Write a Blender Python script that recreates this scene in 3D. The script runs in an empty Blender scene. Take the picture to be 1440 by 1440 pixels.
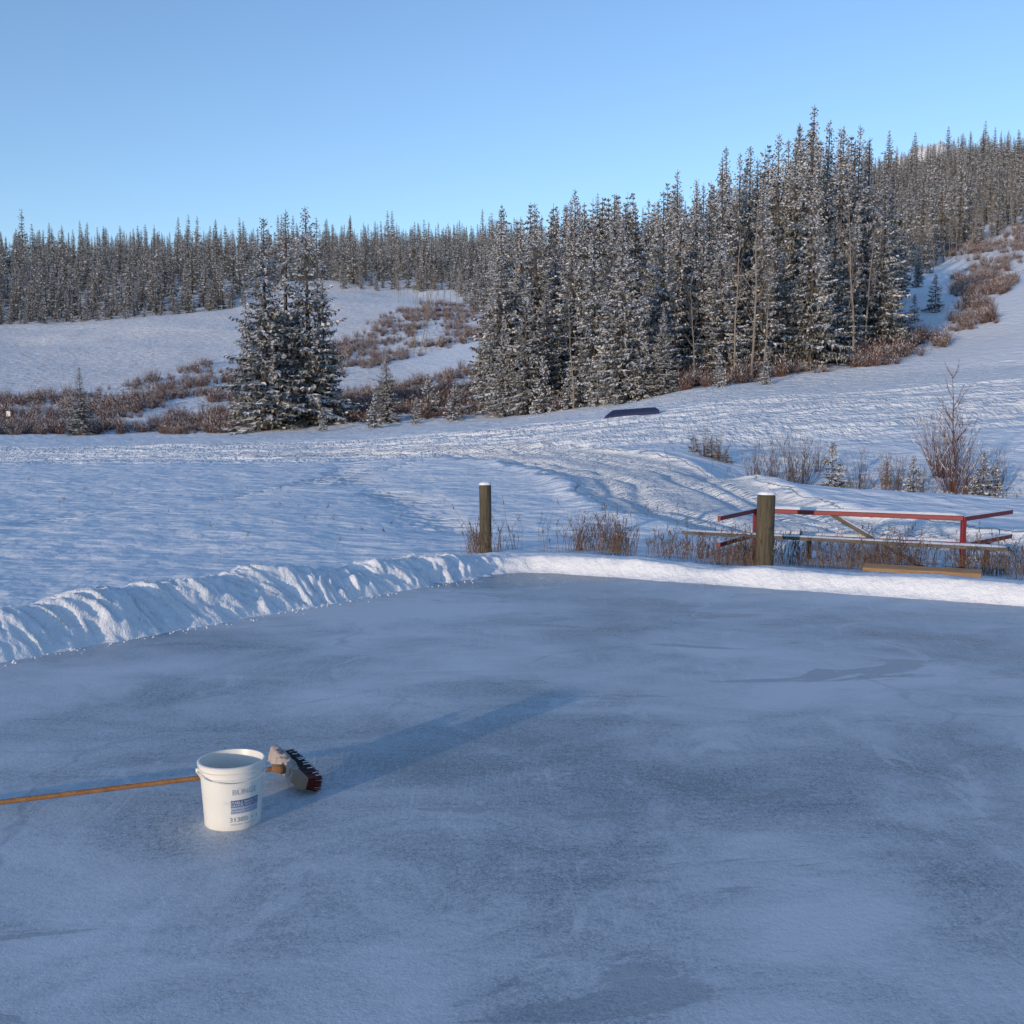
import bpy, bmesh, math, random
import numpy as np
from mathutils import Vector, Matrix
random.seed(7); rng=np.random.default_rng(7)
scene=bpy.context.scene
CAMH=1.85
# ------------------------------------------------------------ helpers
def link(o): scene.collection.objects.link(o); return o
def hsh(xi,yi,s):
    v=np.sin(xi*127.1+yi*311.7+s*74.7)*43758.5453
    return v-np.floor(v)
def vnoise(x,y,s=0.0):
    x=np.asarray(x,float); y=np.asarray(y,float)
    xi=np.floor(x); yi=np.floor(y); fx=x-xi; fy=y-yi
    fx=fx*fx*fx*(fx*(fx*6-15)+10); fy=fy*fy*fy*(fy*(fy*6-15)+10)
    a=hsh(xi,yi,s); b=hsh(xi+1,yi,s); c=hsh(xi,yi+1,s); d=hsh(xi+1,yi+1,s)
    return (a*(1-fx)+b*fx)*(1-fy)+(c*(1-fx)+d*fx)*fy
def fbm(x,y,o=4,s=0.0):
    t=0;a=.5;f=1.0
    for i in range(o):
        t=t+a*(vnoise(x*f+i*17.3,y*f-i*9.1,s+i)*2-1); a*=.5; f*=2.03
    return t
def sstep(a,b,x):
    t=np.clip((x-a)/(b-a),0,1); return t*t*(3-2*t)
class MB:
    def __init__(s): s.v=[];s.f=[];s.m=[]
    def face(s,pts,m=0):
        n=len(s.v); s.v+= [tuple(p) for p in pts]; s.f.append(tuple(range(n,n+len(pts)))); s.m.append(m)
    def tube(s,p0,p1,r0,r1,n=4,m=0,cap=False):
        p0=Vector(p0);p1=Vector(p1); d=(p1-p0)
        if d.length<1e-6: return
        d.normalize(); a=d.cross(Vector((0,0,1)) if abs(d.z)<.9 else Vector((1,0,0))).normalized(); b=d.cross(a)
        k=len(s.v)
        for P,r in((p0,r0),(p1,r1)):
            for i in range(n):
                t=2*math.pi*i/n; q=P+a*(r*math.cos(t))+b*(r*math.sin(t)); s.v.append(tuple(q))
        for i in range(n):
            j=(i+1)%n; s.f.append((k+i,k+j,k+n+j,k+n+i)); s.m.append(m)
        if cap:
            s.f.append(tuple(k+i for i in reversed(range(n)))); s.m.append(m)
            s.f.append(tuple(k+n+i for i in range(n))); s.m.append(m)
    def box(s,c,size,rot=None,m=0):
        c=Vector(c); R=rot if rot is not None else Matrix.Identity(3)
        k=len(s.v)
        for dz in(-.5,.5):
            for dx,dy in((-.5,-.5),(.5,-.5),(.5,.5),(-.5,.5)):
                s.v.append(tuple(c+R@Vector((dx*size[0],dy*size[1],dz*size[2]))))
        for f in((3,2,1,0),(4,5,6,7),(0,1,5,4),(1,2,6,5),(2,3,7,6),(3,0,4,7)):
            s.f.append(tuple(k+i for i in f)); s.m.append(m)
    def mesh(s,name,mats,smooth=False):
        me=bpy.data.meshes.new(name); me.from_pydata(s.v,[],s.f)
        for m in mats: me.materials.append(m)
        me.polygons.foreach_set('material_index',s.m)
        if smooth: me.polygons.foreach_set('use_smooth',[True]*len(s.f))
        me.update(); return me
    def obj(s,name,mats,smooth=False,parent=None,bevel=0):
        o=link(bpy.data.objects.new(name,s.mesh(name,mats,smooth)))
        if parent: o.parent=parent
        if bevel:
            b=o.modifiers.new('b','BEVEL'); b.width=bevel; b.segments=2; b.limit_method='ANGLE'
        return o
def empty(name,loc=(0,0,0)):
    e=link(bpy.data.objects.new(name,None)); e.location=loc; return e
# ------------------------------------------------------------ material helper
def newmat(name):
    m=bpy.data.materials.new(name); m.use_nodes=True
    nt=m.node_tree; b=nt.nodes['Principled BSDF']; return m,nt,b
def noise(nt,vec,scale,detail=4,rough=.5,dist=0):
    n=nt.nodes.new('ShaderNodeTexNoise'); n.inputs['Scale'].default_value=scale
    n.inputs['Detail'].default_value=detail; n.inputs['Roughness'].default_value=rough; n.inputs['Distortion'].default_value=dist
    nt.links.new(vec,n.inputs['Vector']); return n.outputs['Fac']
def mapping(nt,vec,scale=(1,1,1),rot=(0,0,0)):
    n=nt.nodes.new('ShaderNodeMapping'); n.inputs['Scale'].default_value=scale; n.inputs['Rotation'].default_value=rot
    nt.links.new(vec,n.inputs['Vector']); return n.outputs['Vector']
def mth(nt,op,a,b=None,c=None,clamp=False):
    n=nt.nodes.new('ShaderNodeMath'); n.operation=op; n.use_clamp=clamp
    for i,x in enumerate((a,b,c)):
        if x is None: continue
        if isinstance(x,(int,float)): n.inputs[i].default_value=x
        else: nt.links.new(x,n.inputs[i])
    return n.outputs[0]
def ramp(nt,fac,stops):
    n=nt.nodes.new('ShaderNodeValToRGB'); e=n.color_ramp.elements
    while len(e)<len(stops): e.new(.5)
    for i,(p,c) in enumerate(stops):
        e[i].position=p; e[i].color=(c[0],c[1],c[2],1) if not isinstance(c,(int,float)) else (c,c,c,1)
    nt.links.new(fac,n.inputs[0]); return n.outputs[0]
def mix(nt,f,a,b):
    n=nt.nodes.new('ShaderNodeMix'); n.data_type='RGBA'
    for i,x in((0,f),(6,a),(7,b)):
        if isinstance(x,(int,float)): n.inputs[i].default_value=x
        elif isinstance(x,tuple): n.inputs[i].default_value=(*x,1)
        else: nt.links.new(x,n.inputs[i])
    return n.outputs[2]
def bump(nt,h,strength,dist,prev=None):
    n=nt.nodes.new('ShaderNodeBump'); n.inputs['Strength'].default_value=strength; n.inputs['Distance'].default_value=dist
    nt.links.new(h,n.inputs['Height'])
    if prev is not None: nt.links.new(prev,n.inputs['Normal'])
    return n.outputs['Normal']
def attr(nt,name):
    n=nt.nodes.new('ShaderNodeAttribute'); n.attribute_name=name; return n.outputs['Fac']
def objco(nt): return nt.nodes.new('ShaderNodeTexCoord').outputs['Object']
def simple(name,col,rough=.6,var=.25,scale=8,metal=0,bmp=0):
    m,nt,b=newmat(name); co=objco(nt); f=noise(nt,co,scale,4,.6)
    c=mix(nt,f,tuple(x*(1-var) for x in col),tuple(min(1,x*(1+var)) for x in col))
    nt.links.new(c,b.inputs['Base Color']); b.inputs['Roughness'].default_value=rough; b.inputs['Metallic'].default_value=metal
    if bmp: nt.links.new(bump(nt,noise(nt,co,scale*4,5,.6),.6,bmp),b.inputs['Normal'])
    return m
# ------------------------------------------------------------ terrain heights (metres)
cols={
 0:[(18,.05),(35,.1),(60,.25),(80,.6),(92,.75),(110,1.85),(130,4.0),(150,6.9),(200,15.2),(260,26.8),(330,39),(450,68),(600,92)],
 240:[(18,.05),(35,.1),(60,.35),(85,.8),(95,.8),(105,1.5),(125,3.9),(150,7.8),(175,12.3),(260,29),(450,68),(600,92)],
 480:[(18,.05),(35,.15),(60,.6),(82,1.2),(92,1.4),(110,3.6),(140,7),(180,13.8),(230,26),(270,36.4),(340,47),(450,66),(600,100)],
 720:[(18,.05),(30,.2),(50,1.1),(75,1.95),(90,2.7),(130,6.6),(180,15),(260,31),(450,68),(600,103)],
 900:[(18,.05),(24,.3),(38,.95),(52,1.85),(66,2.8),(80,3.8),(110,8),(160,18),(260,39),(450,80),(600,110)],
 985:[(18,.05),(25,.35),(36,.85),(52,1.95),(66,3.3),(76,4.6),(100,7.2),(160,19),(260,40),(450,83),(600,114)],
 1060:[(18,.05),(24,.3),(27.5,.60),(31,-.7),(34,.0),(46,1.8),(60,2.9),(75,4.6),(90,6.6),(160,20),(260,43),(450,90),(600,124)],
 1200:[(18,.05),(23,.25),(25.5,.48),(29,-1.2),(33,-.2),(44,1.8),(60,3.3),(75,4.85),(90,7.6),(160,21.5),(260,45),(450,95),(600,134)],
 1320:[(18,.05),(22.5,.2),(25,.40),(28.5,-1.3),(33,-.15),(45,2.0),(60,3.5),(80,5.9),(100,9.2),(150,21.3),(180,28.2),(300,60),(450,105),(600,144)],
 1440:[(18,.0),(22,.15),(24.5,.34),(28,-1.3),(33,-.05),(45,2.2),(60,3.9),(80,6.7),(100,11.2),(150,22.9),(190,34.8),(300,64),(450,107),(600,146)],
}
NT=721; NR=400
thg=np.linspace(-180,180,NT); lr=np.linspace(math.log(2),math.log(4000),NR)
cth=[];cz=[]
for b,l in sorted(cols.items()):
    t=(b-720)/1500; th=math.degrees(math.atan(t)); k=math.sqrt(1+t*t)
    rr=[2,16*k]+[y*k for y,_ in l]+[800*k,4000]; z=[0,0]+[q for _,q in l]+[l[-1][1]+10,l[-1][1]+30]
    cth.append(th); cz.append(np.interp(lr,np.log(rr),z))
cth=[-180,-60]+cth+[60,180]; flat=np.interp(lr,np.log([2,60,200,600,4000]),[0,0,8,25,60])
cz=[flat,cz[0]]+cz+[cz[-1]*1.05,flat]
cz=np.array(cz); G=np.zeros((NT,NR))
for j in range(NR): G[:,j]=np.interp(thg,cth,cz[:,j])
def gs(A,sig,ax):
    n=int(sig*3)+1; k=np.exp(-.5*(np.arange(-n,n+1)/sig)**2); k/=k.sum()
    P=np.pad(A,[(n,n) if i==ax else (0,0) for i in range(2)],mode='edge')
    return np.apply_along_axis(lambda a:np.convolve(a,k,'valid'),ax,P)
G=gs(gs(G,3,0),1.3,1)
C0=np.array([.09,13.6]); ES=np.array([-.611,-.791]); EW=np.array([.887,-.462]); LS=26.0; LW=17.0
MI=np.linalg.inv(np.array([[ES[0],EW[0]],[ES[1],EW[1]]]))
def rinkd(x,y):
    dx=x-C0[0]; dy=y-C0[1]; s=MI[0,0]*dx+MI[0,1]*dy; w=MI[1,0]*dx+MI[1,1]*dy
    ds=np.maximum(-s,s-LS); dw=np.maximum(-w,w-LW)
    out=np.hypot(np.maximum(ds,0),np.maximum(dw,0)); return np.where(out>0,out,np.maximum(ds,dw))
def base_h(x,y):
    x=np.asarray(x,float); y=np.asarray(y,float)
    r=np.maximum(np.hypot(x,y),2.01); th=np.degrees(np.arctan2(x,y))
    a=(th+180)/360*(NT-1); b=(np.log(r)-lr[0])/(lr[-1]-lr[0])*(NR-1)
    ai=np.clip(a.astype(int),0,NT-2); bi=np.clip(b.astype(int),0,NR-2); fa=a-ai; fb=np.clip(b-bi,0,1)
    return (G[ai,bi]*(1-fa)+G[ai+1,bi]*fa)*(1-fb)+(G[ai,bi+1]*(1-fa)+G[ai+1,bi+1]*fa)*fb
def height(x,y):
    x=np.asarray(x,float); y=np.asarray(y,float); r=np.hypot(x,y); d=rinkd(x,y)
    z=base_h(x,y)
    z=z+fbm(x/45,y/45,4,3)*2.2*sstep(95,260,r)+fbm(x/7,y/7,3,5)*.16*sstep(.8,6,d)*(1-sstep(60,140,r))+fbm(x/1.3,y/1.3,3,8)*.06*sstep(.8,4,d)
    z=z+fbm(x/200,y/200,3,13)*14*sstep(380,900,r)
    z=z+470*np.exp(-((x-965)**2+(y-2500)**2)/(2*240**2))*(1+.25*fbm(x/150,y/150,4,2))
    z=z+.08*np.exp(-((d-1.2)/.9)**2)*sstep(-3,.5,x)*(1+fbm(x*1.3,y*1.3,3,9))
    return np.where(d<.05,-.06,-.06+(z+.06)*sstep(.05,.7,d))
def H1(x,y): return float(height(np.array([x]),np.array([y]))[0])
def B(b,y): return y*(b-720)/1500.0
def pdist(x,y,pl):
    best=np.full(x.shape,1e9)
    for (x0,y0),(x1,y1) in zip(pl[:-1],pl[1:]):
        dx=x1-x0;dy=y1-y0;L2=dx*dx+dy*dy; t=np.clip(((x-x0)*dx+(y-y0)*dy)/L2,0,1)
        dd=np.hypot(x-x0-t*dx,y-y0-t*dy); sgn=np.sign((x-x0)*dy-(y-y0)*dx)
        best=np.where(dd<np.abs(best),dd*np.where(sgn==0,1,sgn),best)
    return best
main_tr=[(B(-900,60),52),(B(0,60),60),(B(300,59),59),(B(600,56),56),(B(850,53),53),(B(1100,54),54),(B(1300,55),55),(B(1440,55),55),(B(1900,52),52)]
side_tr=[(8.0,15.0),(5.6,18.4),(4.3,22),(3.9,26),(3.6,31),(2.4,37),(-1.5,46),(-12,54)]
foot_tr=[(-1.2,19),(-2.2,24),(-4.2,30),(-6.0,38),(-7,48)]
foot_tr2=[(-9,20),(-7,27),(-5.6,36),(-2,44)]
road1=[(B(440,128),128),(B(480,137),137),(B(600,158),158),(B(700,180),180),(B(800,195),195)]
road2=[(B(100,112),112),(B(200,113),113),(B(340,122),122),(B(440,128),128)]
def inb(b,y,pts):
    inside=np.zeros(b.shape,bool); n=len(pts); j=n-1
    for i in range(n):
        xi,yi=pts[i];xj,yj=pts[j]
        c=((yi>y)!=(yj>y))&(b<(xj-xi)*(y-yi)/((yj-yi)+1e-12)+xi); inside^=c; j=i
    return inside
brushpolys=[[(-500,101),(300,97),(640,92),(700,96),(760,84),(1000,76),(1130,82),(1260,86),(1330,100),(1250,110),(720,180),(700,240),(640,262),(560,240),(500,200),(400,205),(340,180),(200,152),(60,140),(-500,128)],
            [(1330,105),(1390,105),(1440,170),(1470,215),(1330,200),(1345,150)]]
def brushmask(x,y):
    yy=np.maximum(y,1); b=720+1500*x/yy+fbm(x/9,y/9,3,21)*40; y2=y*(1+.06*fbm(x/12,y/12,3,22))
    m=np.zeros(x.shape)
    for p in brushpolys: m=np.maximum(m,inb(b,y2,p).astype(float))
    m=np.where(y<60,0,m)
    m=m*sstep(6,8,np.abs(pdist(x,y,road1)))*sstep(1.8,3.8,np.abs(pdist(x,y,road2)))
    return m
# ------------------------------------------------------------ ground sheet
front=np.linspace(-33,33,640); back=np.concatenate([np.linspace(33,180,60)[1:],np.linspace(-180,-33,60)[1:-1]])
ths=np.radians(np.concatenate([front,back])); NC=len(ths)
rs=np.exp(np.concatenate([np.linspace(0,math.log(16),180)[:-1],np.linspace(math.log(16),math.log(90),420)[:-1],np.linspace(math.log(90),math.log(3900),340)])); NRR=len(rs)
TH,RR=np.meshgrid(ths,rs); X=RR*np.sin(TH); Y=RR*np.cos(TH); Z=height(X,Y)
tm=pdist(X,Y,main_tr); ts=pdist(X,Y,side_tr); ft=np.minimum(np.abs(pdist(X,Y,foot_tr)),np.abs(pdist(X,Y,foot_tr2)))
mt=1-sstep(9,14,np.abs(tm)+fbm(X/5,Y/5,3,31)*3)
rt=(1-sstep(30,40,np.abs(tm-8)))*sstep(0,15,X)*sstep(44,50,Y)
ms=1-sstep(1.7,2.6,np.abs(ts)+fbm(X,Y,3,32)*.5)
track=np.maximum(np.maximum(mt,ms),rt*.8)
mr=np.maximum(mt,rt)
for kk,o_ in enumerate((-10,-7.5,-5,-3,-1,1.5,4,6.5,9,12,15,19,23,27)):
    dd=tm-(o_+3.0*fbm(X/20+kk*3.7,Y/20,2,60+kk)); w_=.42
    Z=Z-.15*np.exp(-(dd/w_)**2)*mr+.09*np.exp(-((np.abs(dd)-1.0)/.4)**2)*mr*(1+.8*fbm(X/1.5,Y/1.5,2,90+kk))
Z=Z-.06*ms+.09*np.exp(-((np.abs(ts)-2.4)/.4)**2)*(Y>16)*(1+fbm(X*1.5,Y*1.5,2,33))*(Y<40)
for o_ in(-1.5,-.9,.5,1.2): Z=Z-.10*np.exp(-((ts-o_-.4*fbm(X/3,Y/3,2,70+o_))/.18)**2)*ms
foot=np.exp(-(ft/.6)**2)*(.5+fbm(X*.4,Y*.4,2,34))
brush=brushmask(X,Y)
bb=720+1500*X/np.maximum(Y,1)
stub=sstep(125,150,Y)*(1-sstep(600,900,Y))*.45*(1-sstep(500,640,bb))*(1-brush)
v=np.stack([X,Y,Z],-1).reshape(-1,3); v=np.vstack([v,[0,0,-.06]])
idx=np.arange(NC*NRR).reshape(NRR,NC); nx=np.roll(idx,-1,1)
q=np.stack([idx[:-1],nx[:-1],nx[1:],idx[1:]],-1).reshape(-1,4)
me=bpy.data.meshes.new('snowy_ground')
me.vertices.add(len(v)); me.vertices.foreach_set('co',v.ravel())
tri=np.stack([np.full(NC,NC*NRR),nx[0],idx[0]],-1)
me.loops.add(q.size+tri.size); me.loops.foreach_set('vertex_index',np.concatenate([q[:,::-1].ravel(),tri.ravel()]))
me.polygons.add(len(q)+len(tri)); me.polygons.foreach_set('loop_start',np.concatenate([np.arange(len(q))*4,len(q)*4+np.arange(len(tri))*3]))
me.update(calc_edges=True); me.validate()
me.polygons.foreach_set('use_smooth',[True]*len(me.polygons))
for nm,a in(('track',track),('cross',np.where(ms>.3,ts,tm)),('brush',brush),('stub',stub),('foot',foot),('side',ms)):
    at=me.attributes.new(nm,'FLOAT','POINT'); at.data.foreach_set('value',np.append(a.reshape(-1),0))
ground=link(bpy.data.objects.new('snowy_ground',me))
m,nt,b=newmat('snow_ground'); co=objco(nt); L=nt.links
tr=attr(nt,'track'); cr=attr(nt,'cross'); br=attr(nt,'brush'); sb=attr(nt,'stub'); fo=attr(nt,'foot'); sd_=attr(nt,'side')
n1=noise(nt,co,.35,4,.6)
snow=mix(nt,n1,(.77,.81,.85),(.87,.89,.91))
gn=noise(nt,mapping(nt,co,(1,1,.3)),1.3,6,.85)
thr=mth(nt,'SUBTRACT',mth(nt,'MULTIPLY_ADD',br,.40,gn),.90); gm=mth(nt,'MULTIPLY',thr,8,clamp=True)
gcol=ramp(nt,noise(nt,co,.8,5,.7),[(.3,(.06,.035,.025)),(.5,(.13,.085,.06)),(.7,(.26,.20,.16))])
stb=noise(nt,mapping(nt,co,(.35,1.6,.3),(0,0,-.35)),2.2,5,.8); stm=mth(nt,'MULTIPLY',mth(nt,'MULTIPLY',ramp(nt,stb,[(.46,0),(.60,1)]),sb),1.8,clamp=True)
col=mix(nt,gm,snow,gcol); col=mix(nt,stm,col,(.40,.30,.23)); L.new(col,b.inputs['Base Color'])
b.inputs['Roughness'].default_value=.65; b.inputs['Specular IOR Level'].default_value=.25
d1=noise(nt,mapping(nt,co,(1,1,.2),(0,0,.5)),1.1,2,.5)
d2=noise(nt,co,3.2,6,.55)
tn=noise(nt,co,2.0,4,.65,.4)
tn2=noise(nt,mapping(nt,co,(1,.35,.3),(0,0,.2)),4.5,3,.6)
rut=mth(nt,'SINE',mth(nt,'ADD',mth(nt,'MULTIPLY',cr,7.5),mth(nt,'MULTIPLY',d1,5)))
cleat=noise(nt,mapping(nt,co,(1.2,5.5,1),(0,0,.12)),1.7,3,.6)
tsum=mth(nt,'ADD',mth(nt,'MULTIPLY',rut,.045),mth(nt,'ADD',mth(nt,'MULTIPLY',tn,.42),mth(nt,'ADD',mth(nt,'MULTIPLY',tn2,.26),mth(nt,'MULTIPLY',mth(nt,'MULTIPLY',cleat,sd_),.34))))
ft_=mth(nt,'MULTIPLY',mth(nt,'MULTIPLY',noise(nt,co,2.6,2,.5),fo),.9)
h=mth(nt,'ADD',mth(nt,'MULTIPLY',tsum,tr),mth(nt,'ADD',mth(nt,'MULTIPLY',d1,.24),mth(nt,'ADD',mth(nt,'MULTIPLY',d2,.10),ft_)))
L.new(bump(nt,h,.85,1.0),b.inputs['Normal'])
me.materials.append(m)
def snowmat(name,sc=1,amp=.02,col=(.82,.84,.87)):
    m,nt,b=newmat(name); co=objco(nt)
    c=mix(nt,noise(nt,co,2*sc,4),tuple(x*.94 for x in col),col); nt.links.new(c,b.inputs['Base Color'])
    b.inputs['Roughness'].default_value=.6; b.inputs['Specular IOR Level'].default_value=.25
    h=mth(nt,'ADD',noise(nt,co,9*sc,5,.6),mth(nt,'MULTIPLY',noise(nt,co,60*sc,3,.6),.2))
    nt.links.new(bump(nt,h,.7,amp),b.inputs['Normal']); return m
M_snow=snowmat('packed_snow',1,.05); M_cap=snowmat('fresh_snow',2,.01)
# ------------------------------------------------------------ ice
def rk(s,w): return C0+ES*s+EW*w
me=bpy.data.meshes.new('ice_rink'); n=40; vs=[];fs=[]
for i in range(n+1):
    for j in range(n+1):
        p=rk(-.3+(LS+.6)*i/n,-.3+(LW+.6)*j/n); vs.append((p[0],p[1],0))
for i in range(n):
    for j in range(n):
        a=i*(n+1)+j; fs.append((a,a+1,a+n+2,a+n+1))
me.from_pydata(vs,[],fs); ice=link(bpy.data.objects.new('ice_rink',me))
if me.polygons[0].normal.z<0: me.flip_normals()
m,nt,b=newmat('frosted_ice'); co=objco(nt); L=nt.links
S=lambda x,k:mth(nt,'MULTIPLY',mth(nt,'SUBTRACT',x,.5),k)
big=noise(nt,mapping(nt,co,(1,.8,1),(0,0,-.6)),.40,2,.5,.3)
med=noise(nt,mapping(nt,co,(.8,1.1,1),(0,0,.35)),1.2,9,.72,.5)
fine=noise(nt,co,85,2,.8); fine2=noise(nt,co,30,4,.85)
frost=mth(nt,'ADD',S(big,2.0),S(med,1.9))
fr01=mth(nt,'ADD',frost,.60,clamp=True)
dk=mth(nt,'SUBTRACT',1.0,fr01)
spk=mth(nt,'MULTIPLY',mth(nt,'ADD',S(fine,2.2),S(fine2,2.2)),mth(nt,'MULTIPLY_ADD',dk,.9,.12))
fv=mth(nt,'ADD',fr01,spk,clamp=True)
c=ramp(nt,fv,[(.05,(.20,.23,.26)),(.35,(.37,.41,.45)),(.58,(.52,.565,.60)),(.92,(.66,.70,.73))])
st=noise(nt,mapping(nt,co,(.55,1.6,1),(0,0,.25)),.75,8,.66,1.2); stm=ramp(nt,st,[(.60,0),(.615,1)])
c=mix(nt,mth(nt,'MULTIPLY',stm,.50),c,(.24,.26,.29))
st2=noise(nt,mapping(nt,co,(1.3,.7,1),(0,0,-.9)),1.1,8,.68,1.5); stm2=ramp(nt,st2,[(.60,0),(.62,1)])
c=mix(nt,mth(nt,'MULTIPLY',stm2,.35),c,(.72,.75,.78))
def scratches(rot,sc,th):
    w_=noise(nt,mapping(nt,co,(sc,sc*.035,1),(0,0,rot)),1.0,1,.5,.15); k=noise(nt,co,.7,2,.5)
    return mth(nt,'MULTIPLY',ramp(nt,w_,[(th,0),(th+.012,1),(th+.024,0)]),ramp(nt,k,[(.5,0),(.6,1)]))
scr=mth(nt,'MAXIMUM',mth(nt,'MAXIMUM',scratches(.6,16,.56),scratches(-.5,13,.57)),scratches(1.35,14,.58))
c=mix(nt,mth(nt,'MULTIPLY',scr,.35),c,(.74,.77,.79))
wp=nt.nodes.new('ShaderNodeTexNoise'); wp.inputs['Scale'].default_value=.9; wp.inputs['Detail'].default_value=4; L.new(co,wp.inputs['Vector'])
vm=nt.nodes.new('ShaderNodeVectorMath'); vm.operation='MULTIPLY_ADD'; L.new(wp.outputs['Color'],vm.inputs[0]); vm.inputs[1].default_value=(1.3,1.3,0); L.new(co,vm.inputs[2])
vo=nt.nodes.new('ShaderNodeTexVoronoi'); vo.feature='DISTANCE_TO_EDGE'; vo.inputs['Scale'].default_value=.38; L.new(vm.outputs[0],vo.inputs['Vector'])
crk=mth(nt,'MULTIPLY',ramp(nt,vo.outputs['Distance'],[(.0,1),(.003,.8),(.006,0)]),ramp(nt,noise(nt,co,.55,3,.6),[(.50,0),(.58,1)]))
c=mix(nt,mth(nt,'MULTIPLY',crk,.35),c,(.22,.24,.27))
L.new(c,b.inputs['Base Color'])
L.new(ramp(nt,mth(nt,'SUBTRACT',fv,mth(nt,'MULTIPLY',stm,.4)),[(.05,.24),(.75,.65)]),b.inputs['Roughness'])
b.inputs['IOR'].default_value=1.31; b.inputs['Specular IOR Level'].default_value=.5
h=mth(nt,'ADD',mth(nt,'MULTIPLY',fine,.0022),mth(nt,'ADD',mth(nt,'MULTIPLY',fine2,.006),mth(nt,'MULTIPLY',med,.006)))
L.new(bump(nt,h,.55,1.0),b.inputs['Normal']); me.materials.append(m)
# ------------------------------------------------------------ snow bank ribbon
path=[]
for s in np.arange(24,.6,-.018): path.append(rk(s,0))
pa=rk(.6,0);pb=rk(0,.6);pc=rk(0,0)
for t in np.linspace(0,1,50): path.append(pa*(1-t)**2+2*pc*t*(1-t)+pb*t*t)
for w in np.arange(.62,16.5,.02): path.append(rk(0,w))
path=np.array(path); tg=np.gradient(path,axis=0); tg/=np.linalg.norm(tg,axis=1)[:,None]; nrm=np.stack([-tg[:,1],tg[:,0]],1)
ln=np.concatenate([[0],np.cumsum(np.linalg.norm(np.diff(path,axis=0),axis=1))]); lc=ln[np.argmin(np.linalg.norm(path-C0,axis=1))]
nq=80; qs=np.linspace(-.08,1.3,nq); LN,QQ=np.meshgrid(ln,qs,indexing='ij')
Hh=np.interp(ln,[0,lc-9,lc-5,lc-1.5,lc,lc+2,lc+9],[.38,.38,.37,.29,.20,.19,.19])[:,None]
wob=.05*fbm(LN*1.6,LN*0,3,41)+.03*fbm(LN*7,LN*0,2,44)
q2=QQ-wob; left=sstep(.5,-1.0,LN-lc)
rise=.42*left+.26*(1-left)
prof=sstep(.0,1,q2/rise)*(1-sstep(.50,1.2,q2))
face=sstep(0,.14,q2)*(1-sstep(.7,1.15,q2))
wx=LN+.5*fbm(LN*.9,QQ*1.5,2,48)
g1=fbm(wx*2.3+QQ*1.2,QQ*1.6,3,42); g2=np.abs(fbm(wx*6.0+QQ*2.2*(1+fbm(LN*.6,LN*0,2,49)),QQ*2.6,3,46)); g3=np.abs(fbm(wx*13+QQ*4,QQ*3.5,2,52))
amp=.3+1.0*vnoise(LN*.7,LN*0,53)
rip=(g1*.10+(.04-g2*.15*amp)+(.012-g3*.045))*left+(1-left)*(fbm(LN*1.3,QQ*2.0,3,47)*.05)
ch=fbm(LN*17,QQ*17,3,43)*(.022*left+.007*(1-left))+np.maximum(fbm(LN*5,QQ*5,2,54)-.22,0)*.14*left
zb=Hh*prof*(1+.30*fbm(LN*.8,LN*0+3,3,45))+face*(rip*.8+ch)
PX=path[:,0][:,None]+nrm[:,0][:,None]*QQ; PY=path[:,1][:,None]+nrm[:,1][:,None]*QQ
gz=np.where(QQ>.5,height(PX,PY)*sstep(.5,1.25,QQ),0)
zb=np.maximum(zb,-.03)+gz-.05*(1-sstep(-.06,.03,q2))-.06*sstep(1.15,1.3,QQ)
PX=PX-nrm[:,0][:,None]*face*rip*.7; PY=PY-nrm[:,1][:,None]*face*rip*.7
V=np.stack([PX,PY,zb],-1).reshape(-1,3); ii=np.arange(len(ln)*nq).reshape(len(ln),nq)
Q=np.stack([ii[:-1,:-1],ii[1:,:-1],ii[1:,1:],ii[:-1,1:]],-1).reshape(-1,4)
me=bpy.data.meshes.new('snow_bank'); me.from_pydata(V.tolist(),[],Q.tolist()); me.polygons.foreach_set('use_smooth',[True]*len(Q)); me.update()
if sum(me.polygons[i].normal.z for i in range(0,5000,50))<0: me.flip_normals()
me.materials.append(M_snow); link(bpy.data.objects.new('snow_bank',me))
mb=MB()
def crumb(p,r):
    c=Vector((p[0],p[1],r*.4)); k0=len(mb.v)
    for d in [(1,0,0),(-1,0,0),(0,1,0),(0,-1,0),(0,0,1),(0,0,-1)]: mb.v.append(tuple(c+Vector(d)*r*random.uniform(.7,1.2)))
    for a,b_,c_ in((0,2,4),(2,1,4),(1,3,4),(3,0,4),(2,0,5),(1,2,5),(3,1,5),(0,3,5)): mb.f.append((k0+a,k0+b_,k0+c_)); mb.m.append(0)
for i in range(360):
    k=random.randrange(300,int(len(path)*.60)); off=-abs(random.gauss(0,.08)); p=path[k]+nrm[k]*off; crumb(p,random.uniform(.004,.012)*(1 if random.random()<.93 else 1.7))
mb.obj('snow_crumbs',[M_cap])
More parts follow.
